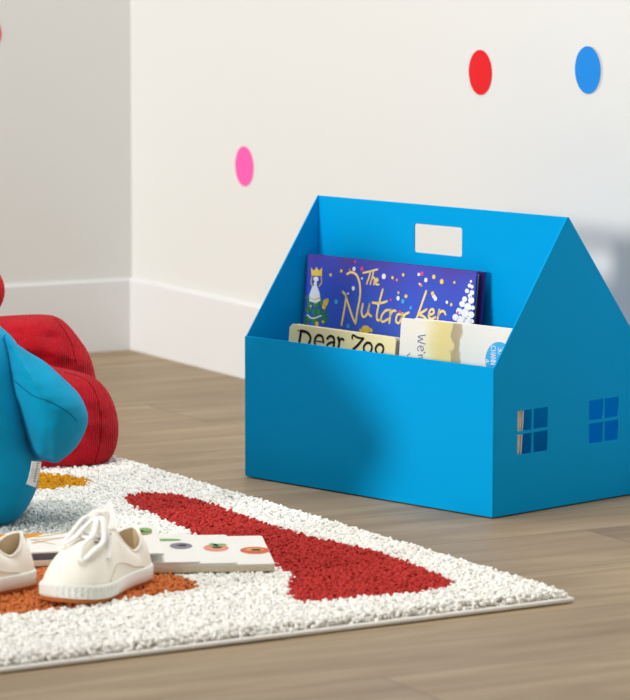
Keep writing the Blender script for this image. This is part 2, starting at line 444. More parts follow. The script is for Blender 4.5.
# --- the violet hardcover
c = Cover(0.0555, math.radians(6.6), (308, 254.2), (476.5, 271.6))
BG = 'picture books in the house box'
nut = c.thing('picture_book', 'violet hardcover with gold handwritten title and snowy dots, rearmost in the blue box', 'book', BG)
TH = 0.0125
fc = slab('front_cover', rrect(0, c.w, 0, c.h, .0012), 0, 0.0022, M['nightcover'], nut)
slab('back_cover', rrect(0, c.w + .001, 0, c.h + .0004, .0012), TH - .0022, TH, M['navycover'], nut)
slab('spine', rrect(-0.0012, 0.0005, 0, c.h, .0004), 0.0006, TH - .0006, M['navycover'], nut)
slab('page_block', rrect(0.0006, c.w - .0035, .003, c.h - .0028, .0003), 0.0023, 0.0062, M['darkpages'], nut)
slab('endpapers', rrect(0.0006, c.w - .0030, .003, c.h - .0024, .0003), 0.0062, 0.0072, M['lightpage'], nut)
slab('page_block', rrect(0.0006, c.w - .0035, .003, c.h - .0030, .0003), 0.0072, TH - .0023, M['redpages'], nut)
a = lambda x, y: c.p(290 + x / 5.727, 245 + y / 5.727)
b_ = lambda x, y: c.p(390 + x / 4.846, 250 + y / 4.846)
k3 = lambda x, y: c.p(280 + x / 2.52, 230 + y / 2.52)
YP = -0.00022
bm = bmesh.new(); tw = 2.1 * PX
for st in [[(462, 152), (452, 190), (440, 222)], [(420, 160), (455, 152), (502, 140)],
           [(480, 150), (470, 190), (461, 224)], [(465, 205), (476, 188), (486, 192), (482, 226)],
           [(490, 212), (504, 204), (500, 192), (492, 204), (494, 224), (510, 226)]]:
    ribbon_bm(bm, [a(*q) for q in st], tw, YP)
nw = 2.7 * PX
for st in [[(303, 268), (318, 284), (322, 300), (312, 370), (296, 458)], [(318, 284), (338, 350), (358, 410), (376, 452)],
           [(376, 452), (386, 380), (402, 290), (400, 220), (382, 172), (352, 156), (328, 166)],
           [(418, 338), (411, 385), (422, 412), (444, 392), (456, 338)], [(456, 338), (450, 388), (466, 408)],
           [(532, 255), (512, 330), (498, 400), (502, 430), (522, 428)], [(474, 330), (515, 334), (557, 322)],
           [(566, 372), (546, 378), (524, 410), (530, 440), (564, 424)],
           [(576, 372), (574, 410), (570, 446)], [(574, 404), (590, 378), (606, 378)],
           [(640, 396), (616, 400), (608, 436), (626, 446), (642, 410)], [(646, 392), (640, 430), (652, 446)]]:
    ribbon_bm(bm, [a(*q) for q in st], nw, YP)
for st in [[(92, 303), (74, 312), (64, 334), (76, 348), (96, 338)], [(176, 200), (154, 264), (130, 332)], [(178, 288), (144, 312), (164, 322), (184, 346)],
           [(190, 316), (212, 306), (210, 288), (196, 292), (188, 320), (200, 334), (220, 326)],
           [(240, 290), (234, 320), (230, 342)], [(235, 316), (248, 298), (262, 298), (270, 312)]]:
    ribbon_bm(bm, [b_(*q) for q in st], nw, YP)
from_bm('title_lettering', bm, M['gold'], fc)
dots = {'whiteink': [(187, 98, 4), (185, 147, 4), (262, 117, 5), (368, 126, 4), (350, 112, 3), (388, 167, 4), (298, 172, 4), (392, 173, 4), (207, 122, 2), (352, 136, 2), (421, 182, 3), (248, 190, 2.5), (172, 160, 2)],
        'yellowink': [(155, 103, 3), (128, 113, 3), (284, 120, 3), (311, 113, 3), (408, 130, 4.5), (388, 118, 4), (318, 167, 3.5), (299, 158, 2.5), (440, 132, 2.5), (385, 160, 4), (432, 188, 3)],
        'pinkink': [(207, 98, 4), (190, 80, 2.5), (358, 110, 4), (303, 206, 3), (280, 176, 2.5), (449, 208, 2.5)],
        'orangeink': [(356, 139, 3), (176, 100, 2), (295, 126, 2.5)], 'cyanink': [(142, 181, 4.5), (310, 180, 4), (172, 242, 4), (330, 196, 3)]}
for mk, L in dots.items():
    bm = bmesh.new()
    for x, y, r in L: disc_bm(bm, k3(x, y), r / 2.52 * PX * 1.55, r / 2.52 * PX * 1.55, YP - (.0001 if mk == 'cyanink' else .00005))
    from_bm('printed_snow_dots', bm, M[mk], fc)
# printed tree with angel at the spine side, snowy tree at the fore edge
bm = bmesh.new()
for x, y, rx in [(95, 300, 16), (125, 290, 22), (160, 300, 26), (110, 330, 26), (150, 340, 30), (180, 330, 24), (105, 370, 30), (150, 385, 36), (190, 380, 26), (100, 420, 30), (145, 430, 40), (195, 430, 28), (90, 455, 22), (200, 405, 26)]:
    disc_bm(bm, a(x, y), rx / 5.727 * PX, rx * .8 / 5.727 * PX, YP + .00002, 9)
from_bm('printed_green_tree', bm, M['greenink'], fc)
bm = bmesh.new()
poly_bm(bm, [a(*q) for q in [(130, 235), (155, 232), (170, 270), (176, 318), (150, 334), (112, 322), (112, 285)]], YP - .0001)
for x, y, rx, rz in [(150, 195, 24, 16), (146, 222, 14, 16)]: disc_bm(bm, a(x, y), rx / 5.727 * PX, rz / 5.727 * PX, YP - .00008)
ribbon_bm(bm, [a(100, 400), (a(130, 420)), a(180, 405)], 1.6 * PX, YP - .0001)
from_bm('printed_white_dress', bm, M['whiteink'], fc)
bm = bmesh.new()
poly_bm(bm, [a(*q) for q in [(124, 175), (122, 128), (138, 148), (154, 126), (168, 148), (186, 128), (184, 178)]], YP - .00014)
for x, y, r in [(205, 330, 22), (196, 352, 18), (214, 318, 14), (155, 452, 16), (190, 440, 10), (120, 350, 8)]: disc_bm(bm, a(x, y), r / 5.727 * PX, r / 5.727 * PX, YP - .00006)
for x, y, r in [(435, 482, 38), (462, 488, 20), (408, 490, 18)]: disc_bm(bm, a(x, y), r / 5.727 * PX, r * .62 / 5.727 * PX, YP - .00006)
ribbon_bm(bm, [a(112, 300), a(140, 312), a(172, 302)], 1.2 * PX, YP - .00016)
ribbon_bm(bm, [a(128, 180), a(122, 215), a(132, 235)], 1.3 * PX, YP - .00016); ribbon_bm(bm, [a(180, 180), a(182, 215), a(168, 236)], 1.3 * PX, YP - .00016)
from_bm('printed_gold_figures', bm, M['yellowink'], fc)
bm = bmesh.new()
for x, y, r in [(393, 152, 9), (386, 172, 13), (398, 178, 12), (374, 198, 15), (398, 206, 16), (388, 222, 15), (362, 238, 18), (394, 244, 22), (350, 262, 20), (378, 276, 26), (402, 280, 14), (336, 296, 22), (364, 306, 28), (394, 314, 22), (318, 326, 22), (344, 340, 30), (376, 346, 30), (398, 346, 14)]:
    disc_bm(bm, b_(x, y), r / 4.846 * PX, r * .8 / 4.846 * PX, YP, 10)
from_bm('printed_snowy_tree', bm, M['whiteink'], fc)
bm = bmesh.new()
for x, y, r in [(380, 192, 4), (392, 228, 5), (366, 256, 5), (384, 294, 6), (348, 318, 5), (370, 332, 6), (340, 282, 4)]:
    disc_bm(bm, b_(x, y), r / 4.846 * PX, r / 4.846 * PX, YP - .0002, 8)
from_bm('printed_tree_shading', bm, plain('pale_blue_ink', rgb(150, 165, 200), .5, .3), fc)

# --- the cream board book
c = Cover(0.0225, math.radians(5), (290.3, 323.5), (396, 337.8))
zoo = c.thing('board_book', 'cream board book with bold black title, front left in the blue box', 'book', BG)
fc = slab('front_cover', rrect(0, c.w, 0, c.h, .0045), 0, 0.0016, M['cream'], zoo)
slab('page_block', rrect(0.0004, c.w - .0002, 0.0002, c.h - .0004, .0045), 0.0017, 0.0065, plain('shaded_board_edges', rgb(190, 188, 180), .7, .3), zoo)  # page edges greyed to stand for shade on the end facing away from light
slab('back_cover', rrect(0, c.w, 0, c.h, .0045), 0.0066, 0.008, M['cream'], zoo)
slab('spine', rrect(-.0012, .0006, .002, c.h - .003, .0004), 0.0004, 0.0076, M['cream'], zoo)
bm = bmesh.new(); K, k_ = 3.2 * PX, 1.2 * PX
# heavy slab letters "Dear Zoo"
def Z(*q): return a(*q)
a = lambda x, y: c.p(290 + x / 5.727, 245 + y / 5.727)
for pts, w in [([(64, 492), (58, 530), (52, 566)], K * 1.1), ([(46, 490), (80, 493)], k_), ([(38, 562), (68, 568)], k_),
               ([(66, 492), (98, 500), (118, 528), (108, 566), (84, 590), (52, 580)], K),
               ([(142, 548), (192, 556)], k_), ([(192, 556), (186, 526), (164, 516), (146, 534), (142, 562), (158, 586), (186, 588)], K * .9),
               ([(214, 536), (230, 522), (250, 530), (254, 560), (246, 596)], K * .95), ([(250, 556), (224, 562), (212, 580), (226, 596), (248, 588)], K * .8),
               ([(278, 530), (282, 560), (276, 596)], K), ([(270, 532), (286, 532)], k_), ([(284, 548), (298, 536), (308, 544)], K * .8),
               ([(356, 530), (362, 516), (388, 530), (422, 536)], K * .75), ([(358, 540), (360, 526)], k_), ([(420, 536), (392, 570), (354, 606)], K), ([(354, 606), (404, 614)], K * .8),
               ([(440, 560), (458, 562), (470, 584), (462, 612), (444, 622), (426, 606), (424, 580), (440, 560)], K * .9),
               ([(508, 568), (526, 572), (536, 594), (526, 622), (508, 628), (494, 612), (492, 588), (508, 568)], K * .9)]:
    ribbon_bm(bm, [a(*q) for q in pts], w, -0.00022)
from_bm('title_lettering', bm, M['ink'], fc)

# --- the pale watercolour book lying on its side
c = Cover(0.0205, math.radians(5), (401.2, 317.6), (512, 329.8))
wer = c.thing('picture_book', 'cream picture book turned sideways with blue round seal, front right in the box', 'book', BG)
W2 = c.w + 0.004
fc = slab('front_cover', rrect(0, W2, 0, c.h, .0025), 0, 0.0014, M['landscape'], wer)
slab('page_block', rrect(0.001, W2 - .001, 0.0004, c.h - .0008, .002), 0.0015, 0.0172, M['pagewarm'], wer)
slab('back_cover', rrect(0, W2, 0, c.h, .0025), 0.0173, 0.0187, M['paper'], wer)
b_ = lambda x, y: c.p(390 + x / 4.846, 250 + y / 4.846)
bm = bmesh.new()
w_ = 0.9 * PX
for st in [[(172, 412), (136, 420), (160, 432), (134, 442), (172, 456)],                      # W, read from the side
           [(150, 470), (152, 488), (162, 484), (158, 468), (142, 466), (134, 478), (140, 490)],   # e
           [(172, 496), (164, 500)], [(158, 508), (136, 510)], [(152, 510), (158, 522)],        # apostrophe, r
           [(146, 526), (148, 546), (158, 540), (154, 526), (138, 524), (132, 538), (138, 552)], [(98, 500), (84, 512)], [(96, 520), (84, 530)]]:
    ribbon_bm(bm, [b_(*q) for q in st], w_, -0.0002)
from_bm('title_lettering', bm, M['purpleink'], fc)
bm = bmesh.new(); disc_bm(bm, b_(528, 535), 19.0 * PX, 19.0 * PX, -0.0002, 40)
# keep the seal on the cover
for v in bm.verts: v.co.x = min(v.co.x, W2 - .0005)
seal = from_bm('round_seal', bm, M['cyanink'], fc)
bm = bmesh.new(); w_ = 0.75 * PX
sl = lambda x, y: b_(x, y)
for st in [[(548, 472), (550, 482), (540, 484), (538, 476)], [(540, 484), (528, 486), (526, 474)], [(546, 492), (534, 490), (526, 496), (532, 504), (546, 502), (548, 494), (546, 492)],     # 38
           [(508, 466), (514, 474), (508, 482)], [(496, 466), (492, 474), (496, 482)], [(510, 466), (494, 466)],          # C
           [(514, 488), (490, 488)], [(514, 500), (490, 500)], [(502, 488), (502, 500)],                            # H
           [(490, 506), (514, 511), (490, 517)], [(498, 508), (498, 515)],                                           # A
           [(490, 523), (514, 523), (490, 535), (514, 535)], [(490, 541), (514, 541), (490, 553), (514, 553)],      # N N
           [(462, 541), (480, 541), (469, 530), (469, 547)]]:                                                       # 4
    ribbon_bm(bm, [sl(*q) for q in st], w_, -0.0004)
from_bm('seal_lettering', bm, M['whiteink'], seal)

# ------------------------------------------------------------------ the rug
RA = ground(572, 603); ux = np.array([-0.8519, -0.5236, 0.0]); uy = np.array([-0.5236 * -1, -0.8519 * 1, 0])
uy = np.array([-0.4969, 0.8678, 0.0])
RX, RY = 0.80, 1.05
Minv = np.linalg.inv(np.stack([ux[:2], uy[:2]], 1))
def rugc(p): return Minv @ (np.asarray(p)[:2] - RA[:2])
rug = thing('shaggy_rug', 'cream shaggy rug with red, terracotta, grey and mustard shapes on the wooden floor', 'rug', tuple(RA))
ZP = 0.0115
def rugpoly(px): return np.array([rugc(ground(u, v, ZP)) for u, v in px])
zones = [('red', rugpoly([(122, 497), (136, 492.5), (157, 491), (176, 493), (200, 499), (235, 511), (271, 524), (305, 533), (340, 542), (382, 551), (422, 566), (440, 573), (456, 580), (440, 587), (420, 591), (390, 593), (356, 596), (325, 599), (306, 601), (290, 596), (286, 584), (294, 575), (279, 566), (268, 556), (240, 548), (215, 541), (195, 533), (180, 526), (168, 520), (155, 514), (138, 508)])),
         ('terracotta', rugpoly([(-70, 556), (0, 562), (30, 566), (90, 568), (150, 572), (180, 574), (192, 580), (201, 586), (180, 590), (150, 594), (110, 600), (60, 607), (20, 611), (0, 613), (-70, 622)])),
         ('grey', rugpoly([(-70, 506), (0, 504), (30, 501), (60, 499), (88, 501), (100, 508), (98, 520), (86, 532), (40, 542), (-70, 548)])),
         ('mustard', rugpoly([(-60, 492), (0, 490), (25, 489), (50, 488), (64, 485.5), (85, 485), (92, 480), (78, 476), (60, 473), (20, 470), (-60, 470)]))]
YARN = {'cream': (250, 248, 241), 'red': (188, 58, 54), 'terracotta': (204, 118, 66), 'grey': (214, 216, 211), 'mustard': (214, 152, 36)}
def inside(poly, X, Y):
    r = np.zeros(len(X), bool); n = len(poly)
    for i in range(n):
        x1, y1 = poly[i]; x2, y2 = poly[(i + 1) % n]
        cnd = ((y1 > Y) != (y2 > Y)) & (X < (x2 - x1) * (Y - y1) / (y2 - y1 + 1e-12) + x1); r ^= cnd
    return r
sp = 0.0032
gx, gy = np.meshgrid(np.arange(.003, RX, sp), np.arange(.003, RY, sp)); X = gx.ravel(); Y = gy.ravel()
X = X + (np.arange(len(Y)) // gx.shape[1] % 2) * sp / 2
X = X + rng.uniform(-.0012, .0012, len(X)); Y = Y + rng.uniform(-.0014, .0014, len(Y))
X = np.clip(X, .001, RX); Y = np.clip(Y, .001, RY); N = len(X)
pal = np.tile(np.array([lin(v) for v in YARN['cream']]), (N, 1))
zone = np.zeros(N, int)
jx = X + rng.normal(0, .0015, N); jy = Y + rng.normal(0, .0015, N)
for k, (nm, poly) in enumerate(zones):
    m = inside(poly, jx, jy); pal[m] = [lin(v) for v in YARN[nm]]; zone[m] = k + 1
pal = np.clip(pal * rng.normal(1, .07, (N, 1)), 0, 1)
t_ = (1 + 5 ** .5) / 2
ico = np.array([(-1, t_, 0), (1, t_, 0), (-1, -t_, 0), (1, -t_, 0), (0, -1, t_), (0, 1, t_), (0, -1, -t_), (0, 1, -t_), (t_, 0, -1), (t_, 0, 1), (-t_, 0, -1), (-t_, 0, 1)]) / math.sqrt(1 + t_ * t_)
icf = np.array([(0, 11, 5), (0, 5, 1), (0, 1, 7), (0, 7, 10), (0, 10, 11), (1, 5, 9), (5, 11, 4), (11, 10, 2), (10, 7, 6), (7, 1, 8), (3, 9, 4), (3, 4, 2), (3, 2, 6), (3, 6, 8), (3, 8, 9), (4, 9, 5), (2, 4, 11), (6, 2, 10), (8, 6, 7), (9, 8, 1)])
# every tuft a short lump of twisted yarn, long axis tilted at random
la = rng.uniform(.0024, .0038, N); sb = rng.uniform(.0015, .0021, N)
az = rng.uniform(0, 2 * np.pi, N); el = rng.uniform(-.2, 1.2, N)
d1 = np.stack([np.cos(az) * np.cos(el), np.sin(az) * np.cos(el), np.sin(el)], 1)
d2 = np.stack([-np.sin(az), np.cos(az), np.zeros(N)], 1); d3 = np.cross(d1, d2)
edge = np.minimum(np.minimum(X, RX - X), np.minimum(Y, RY - Y))
ctr = np.stack([X, Y,   .0075 + rng.uniform(0, .0028, N) - np.clip(.006 - edge, 0, .006) * .75], 1)
wctr = ux[None, :] * ctr[:, :1] + uy[None, :] * ctr[:, 1:2]; wctr[:, 2] = ctr[:, 2]
V = wctr[:, None, :] + (ico[None, :, 0:1] * la[:, None, None]) * d1[:, None, :] + (ico[None, :, 1:2] * sb[:, None, None]) * d2[:, None, :] + (ico[None, :, 2:3] * sb[:, None, None]) * d3[:, None, :]
V[..., 2] = np.maximum(V[..., 2], .002)
Fc = (np.arange(N)[:, None, None] * 12 + icf[None]).reshape(-1)
me = bpy.data.meshes.new('pile'); nf = N * 20
me.vertices.add(N * 12); me.vertices.foreach_set('co', V.reshape(-1).astype(np.float32))
me.loops.add(nf * 3); me.loops.foreach_set('vertex_index', Fc.astype(np.int32))
me.polygons.add(nf); me.polygons.foreach_set('loop_start', np.arange(0, nf * 3, 3, dtype=np.int32)); me.polygons.foreach_set('loop_total', np.full(nf, 3, np.int32))
me.polygons.foreach_set('use_smooth', np.ones(nf, bool))
at = me.color_attributes.new('yarn', 'FLOAT_COLOR', 'POINT')
colr = np.ones((N * 12, 4), np.float32); colr[:, :3] = np.repeat(pal, 12, axis=0); at.data.foreach_set('color', colr.reshape(-1))
me.update(); me.validate()
pile = link('pile', me, M['pile'], rug); pile['kind'] = 'stuff'
def rp(x, y, z): v = ux * x + uy * y; return Vector((v[0], v[1], z))
bm = bmesh.new(); q = [(0, 0), (RX, 0), (RX, RY), (0, RY)]
lo = [bm.verts.new(rp(x, y, .0004)) for x, y in q]; hi = [bm.verts.new(rp(x, y, .0045)) for x, y in q]
bm.faces.new(lo); bm.faces.new(hi[::-1])
for i in range(4): bm.faces.new((lo[i], hi[i], hi[(i + 1) % 4], lo[(i + 1) % 4]))
from_bm('backing', bm, M['rugback'], rug)
bm = bmesh.new(); e = .0022
path = []
for (x0, y0), (x1, y1) in zip(q, q[1:] + q[:1]):
    for k in range(30): path.append(rp(x0 + (x1 - x0) * k / 30, y0 + (y1 - y0) * k / 30, .0028))
tube_bm(bm, path, .0021, 8, .95, closed=True)
from_bm('binding', bm, M['binding'], rug, True)

# ------------------------------------------------------------------ canvas sneakers
def outline(n, grow=0.0, L=0.136):
    half = [(0, 0), (.003, .0115), (.010, .0182), (.024, .0212), (.045, .0212), (.066, .0230), (.088, .0268), (.104, .0274), (.118, .0245), (.129, .0165), (.1345, .0075), (.136, 0)]
    pts = half + [(x, -y) for x, y in half[-2:0:-1]]
    P = resample(catmull(pts, 8, True), n)
    if grow:
        Q = []
        for i in range(n):
            d = P[(i + 1) % n] - P[i - 1]; d /= np.linalg.norm(d); Q.append(P[i] + np.array([-d[1], d[0]]) * -grow * -1)
        P = Q
    return P
NS = 96
_o0 = outline(NS)
_sgn = 1.0
def grown(g):
    P = outline(NS); Q = []
    for i in range(NS):
        d = P[(i + 1) % NS] - P[i - 1]; d /= np.linalg.norm(d); nrm = np.array([-d[1], d[0]])
        c0 = P[i] - np.array([.068, 0])
        if np.dot(nrm, c0 if abs(c0[1]) < .005 else np.array([0, c0[1]])) < 0: nrm = -nrm
        Q.append(P[i] + nrm * g)
    return Q
def loft(name, loops, mat, parent, cap0=False, cap1=False, smooth=True):
    bm = bmesh.new(); R = [[bm.verts.new(p) for p in L] for L in loops]; n = len(R[0])
    for A, B in zip(R, R[1:]):
        for k in range(n): bm.faces.new((A[k], A[(k + 1) % n], B[(k + 1) % n], B[k]))
    if cap0: bm.faces.new(R[0][::-1])
    if cap1: bm.faces.new(R[-1])
    return from_bm(name, bm, mat, parent, smooth)

def spring(x):      # toe spring of the sole
    return 0.0035 * max(0, (x - .098) / .038) ** 2

def make_sneaker(label):
    s = thing('canvas_sneaker', label, 'shoe', group='pair of white canvas sneakers')
    lift = lambda P, z: [(p[0], p[1], z + spring(p[0])) for p in P]
    loft('outsole', [lift(grown(-.002), 0), lift(grown(-.0004), .0004), lift(grown(-.0004), .0034), lift(grown(-.003), .0036)], M['gum'], s, True, True)
    loft('sole', [lift(grown(-.001), .0034), lift(grown(.0010), .0038), lift(grown(.0012), .0085), lift(grown(.0011), .0135), lift(grown(.0004), .0146), lift(grown(-.004), .0146)], M['rubber'], s, True, True)
    # ribbed toe bumper: zigzag grooves round the toe
    base = outline(480); idx = [i for i in range(480) if base[i][0] > .090]
    g = catmull([tuple(p) for p in grown(.0012)], 5, True); g = resample(g, 480); rows = []
    st = [i for i in range(480) if g[i][0] > .088]
    # order along the toe
    st.sort(key=lambda i: math.atan2(g[i][1], g[i][0] - .07))
    bm = bmesh.new(); nz = 13
    for r in range(nz):
        z = .0042 + .0092 * r / (nz - 1); tri = abs(((r / (nz - 1)) * 3) % 1 - .5) * 2; row = []
        for j, i in enumerate(st):
            p = g[i]; d = g[(i + 1) % 480] - g[i - 1]; d /= np.linalg.norm(d); nrm = np.array([-d[1], d[0]])
            if np.dot(nrm, p - np.array([.07, 0])) < 0: nrm = -nrm
            off = .0004 + .0006 * math.sin(2 * math.pi * (j / 7.0) + tri * 3.0)
            if r in (0, nz - 1) or j in (0, len(st) - 1): off = -.0004
            w = p + nrm * off; row.append(bm.verts.new((w[0], w[1], z + spring(p[0]))))
        rows.append(row)
    for A, B in zip(rows, rows[1:]):
        for k in range(len(A) - 1): bm.faces.new((A[k], A[k + 1], B[k + 1], B[k]))
    from_bm('toe_bumper', bm, M['rubber'], s, True)
    # upper: loops from the foxing line up to the collar / throat
    O = outline(NS)
    XT = .076                      # throat front
    def collar(p):
        u = p[0] / .136; sy = 1 if p[1] >= 0 else -1
        if u < .42:
            x = .0065 + (u / .42) * .0515; hw = 0.0150 * math.sin(min(1, u / .16) * math.pi / 2) if u < .16 else .0150 - .0060 * (u - .16) / .26
            hw = min(hw, abs(p[1]))
            z = .0420 - .0145 * .5 * (1 - math.cos(math.pi * min(1, u / .22))) + max(0, (u - .22) / .20) ** 1.3 * .0200
        else:
            k = (u - .42) / .58; x = .058 + (XT - .058) * math.sin(k * math.pi / 2) ; hw = .0090 * max(0, 1 - k) ** .5; hw = min(hw, abs(p[1]) + .0)
            z = .0495 - .0025 * k
        return np.array([x, sy * hw, z])
    loops = []; K = 15
    for r in range(K + 1):
        t = r / K; L = []
        for p in O:
            cc = collar(p); u = p[0] / .136
            zz = .0125 + spring(p[0]); toe = min(1, max(0, (u - .45) / .4))
            px = 1.5 - .15 * toe; hz = 1.35 + .35 * toe
            f = t ** px; hgt = 1 - (1 - t) ** hz
            x = p[0] + (cc[0] - p[0]) * f; y = p[1] * .985 + (cc[1] - p[1] * .985) * f
            z = zz + (cc[2] - zz) * hgt; L.append((x, y, z))
        loops.append(L)
    up = loft('upper', loops, M['canvas'], s)
    md = up.modifiers.new('s', 'SOLIDIFY'); md.thickness = .0014; md.offset = -1; bake(up)
    for p in up.data.polygons: p.use_smooth = True
    # lining and footbed
    L1 = [tuple(q) for q in [collar(p) for p in O]]
    def inn(k, z, m): return [((c_[0] - .04) * m + .04, c_[1] * m * 1.0, c_[2] * (1 - k) + z * k) for c_ in L1]
    loft('lining', [inn(0, 0, .93), inn(.5, .016, 1.0), inn(.98, .016, .98)], M['lining'], s, False, True)
    # rolled collar edge
    bm = bmesh.new(); cl = resample(catmull([tuple(q) for q in L1[::3]], 4, True), 80)
    cl = [q for q in cl]
    tube_bm(bm, cl, .0016, 8, closed=True); from_bm('collar_binding', bm, M['canvas'], s, True)
    # heel strip
    bm = bmesh.new(); cc = collar(O[0])
    hp = [(-.0008 + (cc[0]) * (t ** 1.5), 0, .013 + (cc[2] - .013) * (1 - (1 - t) ** 1.35)) for t in np.linspace(0, 1, 8)]
    tube_bm(bm, hp, .0030, 8, .3, up=(1, 0, 0)); from_bm('heel_strip', bm, M['canvas'], s, True)
    # surface of the vamp: centre line between toe and throat
    def vamp(t, y):
        """t 0 at toe .. 1 at throat; y sideways: interpolate on the lofted loops"""
        best = None
        r = t * K; r0 = min(K - 1, int(r)); fr = r - r0
        A = np.array(loops[r0]); B = np.array(loops[r0 + 1]); Q = A + (B - A) * fr
        sel = Q[np.argsort(-Q[:, 0])][:]
        j = np.argmin(np.abs(Q[:, 1] - y) - (Q[:, 0] > .07) * 1.0)
        return Q[j]
    def vp(x, y):
        best = None; bd = 1e9
        for L in loops:
            for q in L:
                if abs(q[0] - x) < .012 and abs(q[1] - y) < .012:
                    d = (q[0] - x) ** 2 + (q[1] - y) ** 2
                    if d < bd or (abs(d - bd) < 1e-7 and q[2] > best[2]): bd = d; best = q
        return np.array([x, y, best[2] if best is not None else .04])
    # tongue
    bm = bmesh.new(); tv = []
    ctr_ = [(.0860, .0430), (.0760, .0500), (.0690, .0560), (.0635, .0615), (.0600, .0655)]
    rows = []
    for (x, z), hw in zip(ctr_, (.0080, .0086, .0088, .0080, .0058)):
        rows.append([bm.verts.new((x + .0015 * (k / 3) ** 2 * -1, hw * k / 3, z - .0022 * (k / 3) ** 2)) for k in range(-3, 4)])
    for A, B in zip(rows, rows[1:]):
        for k in range(6): bm.faces.new((A[k], A[k + 1], B[k + 1], B[k]))
    tg = from_bm('tongue', bm, M['canvas'], s, True)
    md = tg.modifiers.new('s', 'SOLIDIFY'); md.thickness = .0018; md2 = tg.modifiers.new('b', 'SUBSURF'); md2.levels = 2; bake(tg)
    for p in tg.data.polygons: p.use_smooth = True
    # eyelets and crossing laces
    rowsx = [(.0705, .0112, .0535), (.0775, .0112, .0495), (.0845, .0112, .0455), (.0915, .0108, .0410)]
    E = []
    for x, y, zf in rowsx:
        pr = []
        for sg in (-1, 1):
            p = vp(x, sg * y); bm = bmesh.new(); pts = [(p[0] + .0014 * math.cos(k), p[1] + .0014 * math.sin(k), p[2] + .0004) for k in np.linspace(0, 2 * math.pi, 13)[:-1]]
            tube_bm(bm, pts, .0006, 6, closed=True); from_bm('eyelet', bm, M['metal'], s, True); pr.append(p)
        E.append(pr)
    for i in range(len(E)):
        bm = bmesh.new(); A = E[i][0]; B = E[i][1]; mid = (A + B) / 2 + np.array([-.001, 0, .0030])
        mid[2] = max(mid[2], vp(mid[0], 0)[2] + .0022)
        tube_bm(bm, catmull([A + [0, 0, .0012], (A + mid) / 2 + [0, 0, .0018], mid, (B + mid) / 2 + [0, 0, .0018], B + [0, 0, .0012]], 5), .0021, 8, .5, up=(0, 0, 1))
        from_bm('lace', bm, M['lace'], s, True)
    # bow: knot, two loops and two ends lying on the vamp
    kn = np.array([.0705, 0, .0610])
    bm = bmesh.new(); tube_bm(bm, [kn + [.002, -.005, 0], kn + [.001, 0, .002], kn + [.002, .005, 0]], [.0026, .0042, .0026], 8)
    from_bm('lace_knot', bm, M['lace'], s, True)
    def lace(pts, r=.0022):
        bm = bmesh.new(); Q = catmull(pts, 7); tube_bm(bm, Q, r, 8, .6); from_bm('lace', bm, M['lace'], s, True)
    def onv(x, y, h): p = vp(x, y); return (x, y, p[2] + h)
    lace([kn, (.078, .010, .0585), onv(.090, .016, .005), onv(.106, .0155, .0035), onv(.117, .0115, .003), onv(.110, .0075, .0045), onv(.092, .008, .006), (.079, .004, .0580), kn], .0025)
    lace([kn, (.076, -.008, .0600), onv(.088, -.013, .006), onv(.098, -.014, .0035), onv(.104, -.010, .003), onv(.098, -.006, .0045), onv(.086, -.004, .007), kn])
    lace([kn, (.079, .012, .055), onv(.084, .019, .003), onv(.094, .0225, .002)])
    lace([kn, (.078, -.011, .056), onv(.083, -.018, .003), onv(.090, -.0215, .002)])
    # stitched quarter seam on both sides
    for sg in (-1, 1):
        bm = bmesh.new(); path = []
        for x, k in [(.100, .8), (.088, 3.0), (.076, 4.0), (.060, 3.2), (.046, 2.6), (.030, 2.2)]:
            r0 = int(k); fr = k - r0; A = np.array(loops[r0]); B = np.array(loops[r0 + 1]); Q = A + (B - A) * fr
            Q = Q[Q[:, 1] * sg > 0]; j = np.argmin(np.abs(Q[:, 0] - x)); path.append(Q[j] + np.array([0, sg * .0003, .0002]))
        tube_bm(bm, catmull(path, 6), .0005, 5); from_bm('stitching', bm, M['stitch'], s, True)
    return s

ZS = 0.0105
def place_shoe(o, heel, toe):
    h = ground(*heel, ZS); t = ground(*toe, ZS); d = t - h
    o.location = tuple(h); o.rotation_euler = (0, 0, math.atan2(d[1], d[0]))
shoe = make_sneaker('white canvas sneaker seen whole, toe pointing forward, laces tied in a bow')
place_shoe(shoe, (138, 578), (46, 611)); shoe.scale = (.98, 1.0, 1.02)
shoe2 = copy_tree(shoe)
shoe2['label'] = 'white canvas sneaker at the left picture edge, only its heel and opening in view'
place_shoe(shoe2, (27, 584), (-75, 604))

# ------------------------------------------------------------------ open board book on the rug
ZB = 0.0118
fr = ground(275, 571, ZB); fm = ground(106, 574, ZB); bx = (fr - fm) / np.linalg.norm(fr - fm); by = np.array([-bx[1], bx[0], 0])
book = thing('open_board_book', 'open board book with fruit printed on stepped white pages, lying on the rug', 'book', tuple(fm), math.atan2(bx[1], bx[0]))
RWD = np.linalg.norm(fr - fm); BD = 0.132
def bl(u, v, z):                                   # pixel to book-local at height z above the rug
    q = ground(u, v, ZB + z) - fm; return (np.dot(q, bx), np.dot(q, by))
def flatpage(name, x0, x1, z0, z1, mat, parent=None, bev=.0002, rad=.004, skew=0.0):
    pts = [(x + skew * y, y) for x, y in rrect(x0, x1, 0, BD, rad)]
    return panel(name, pts, [], z1 - z0, lambda x, y, d: (x, y, z0 + d), mat, parent, bev)
def prints(name, parent, mat, discs, z):
    bm = bmesh.new()
    for x, y, rx, ry, rot in discs:
        vs = [bm.verts.new((x + rx * math.cos(a_) * math.cos(rot) - ry * math.sin(a_) * math.sin(rot), y + rx * math.cos(a_) * math.sin(rot) + ry * math.sin(a_) * math.cos(rot), z)) for a_ in np.linspace(0, 2 * math.pi, 25)[:-1]]
        bm.faces.new(vs)
    return from_bm(name, bm, mat, parent)
T = .0012
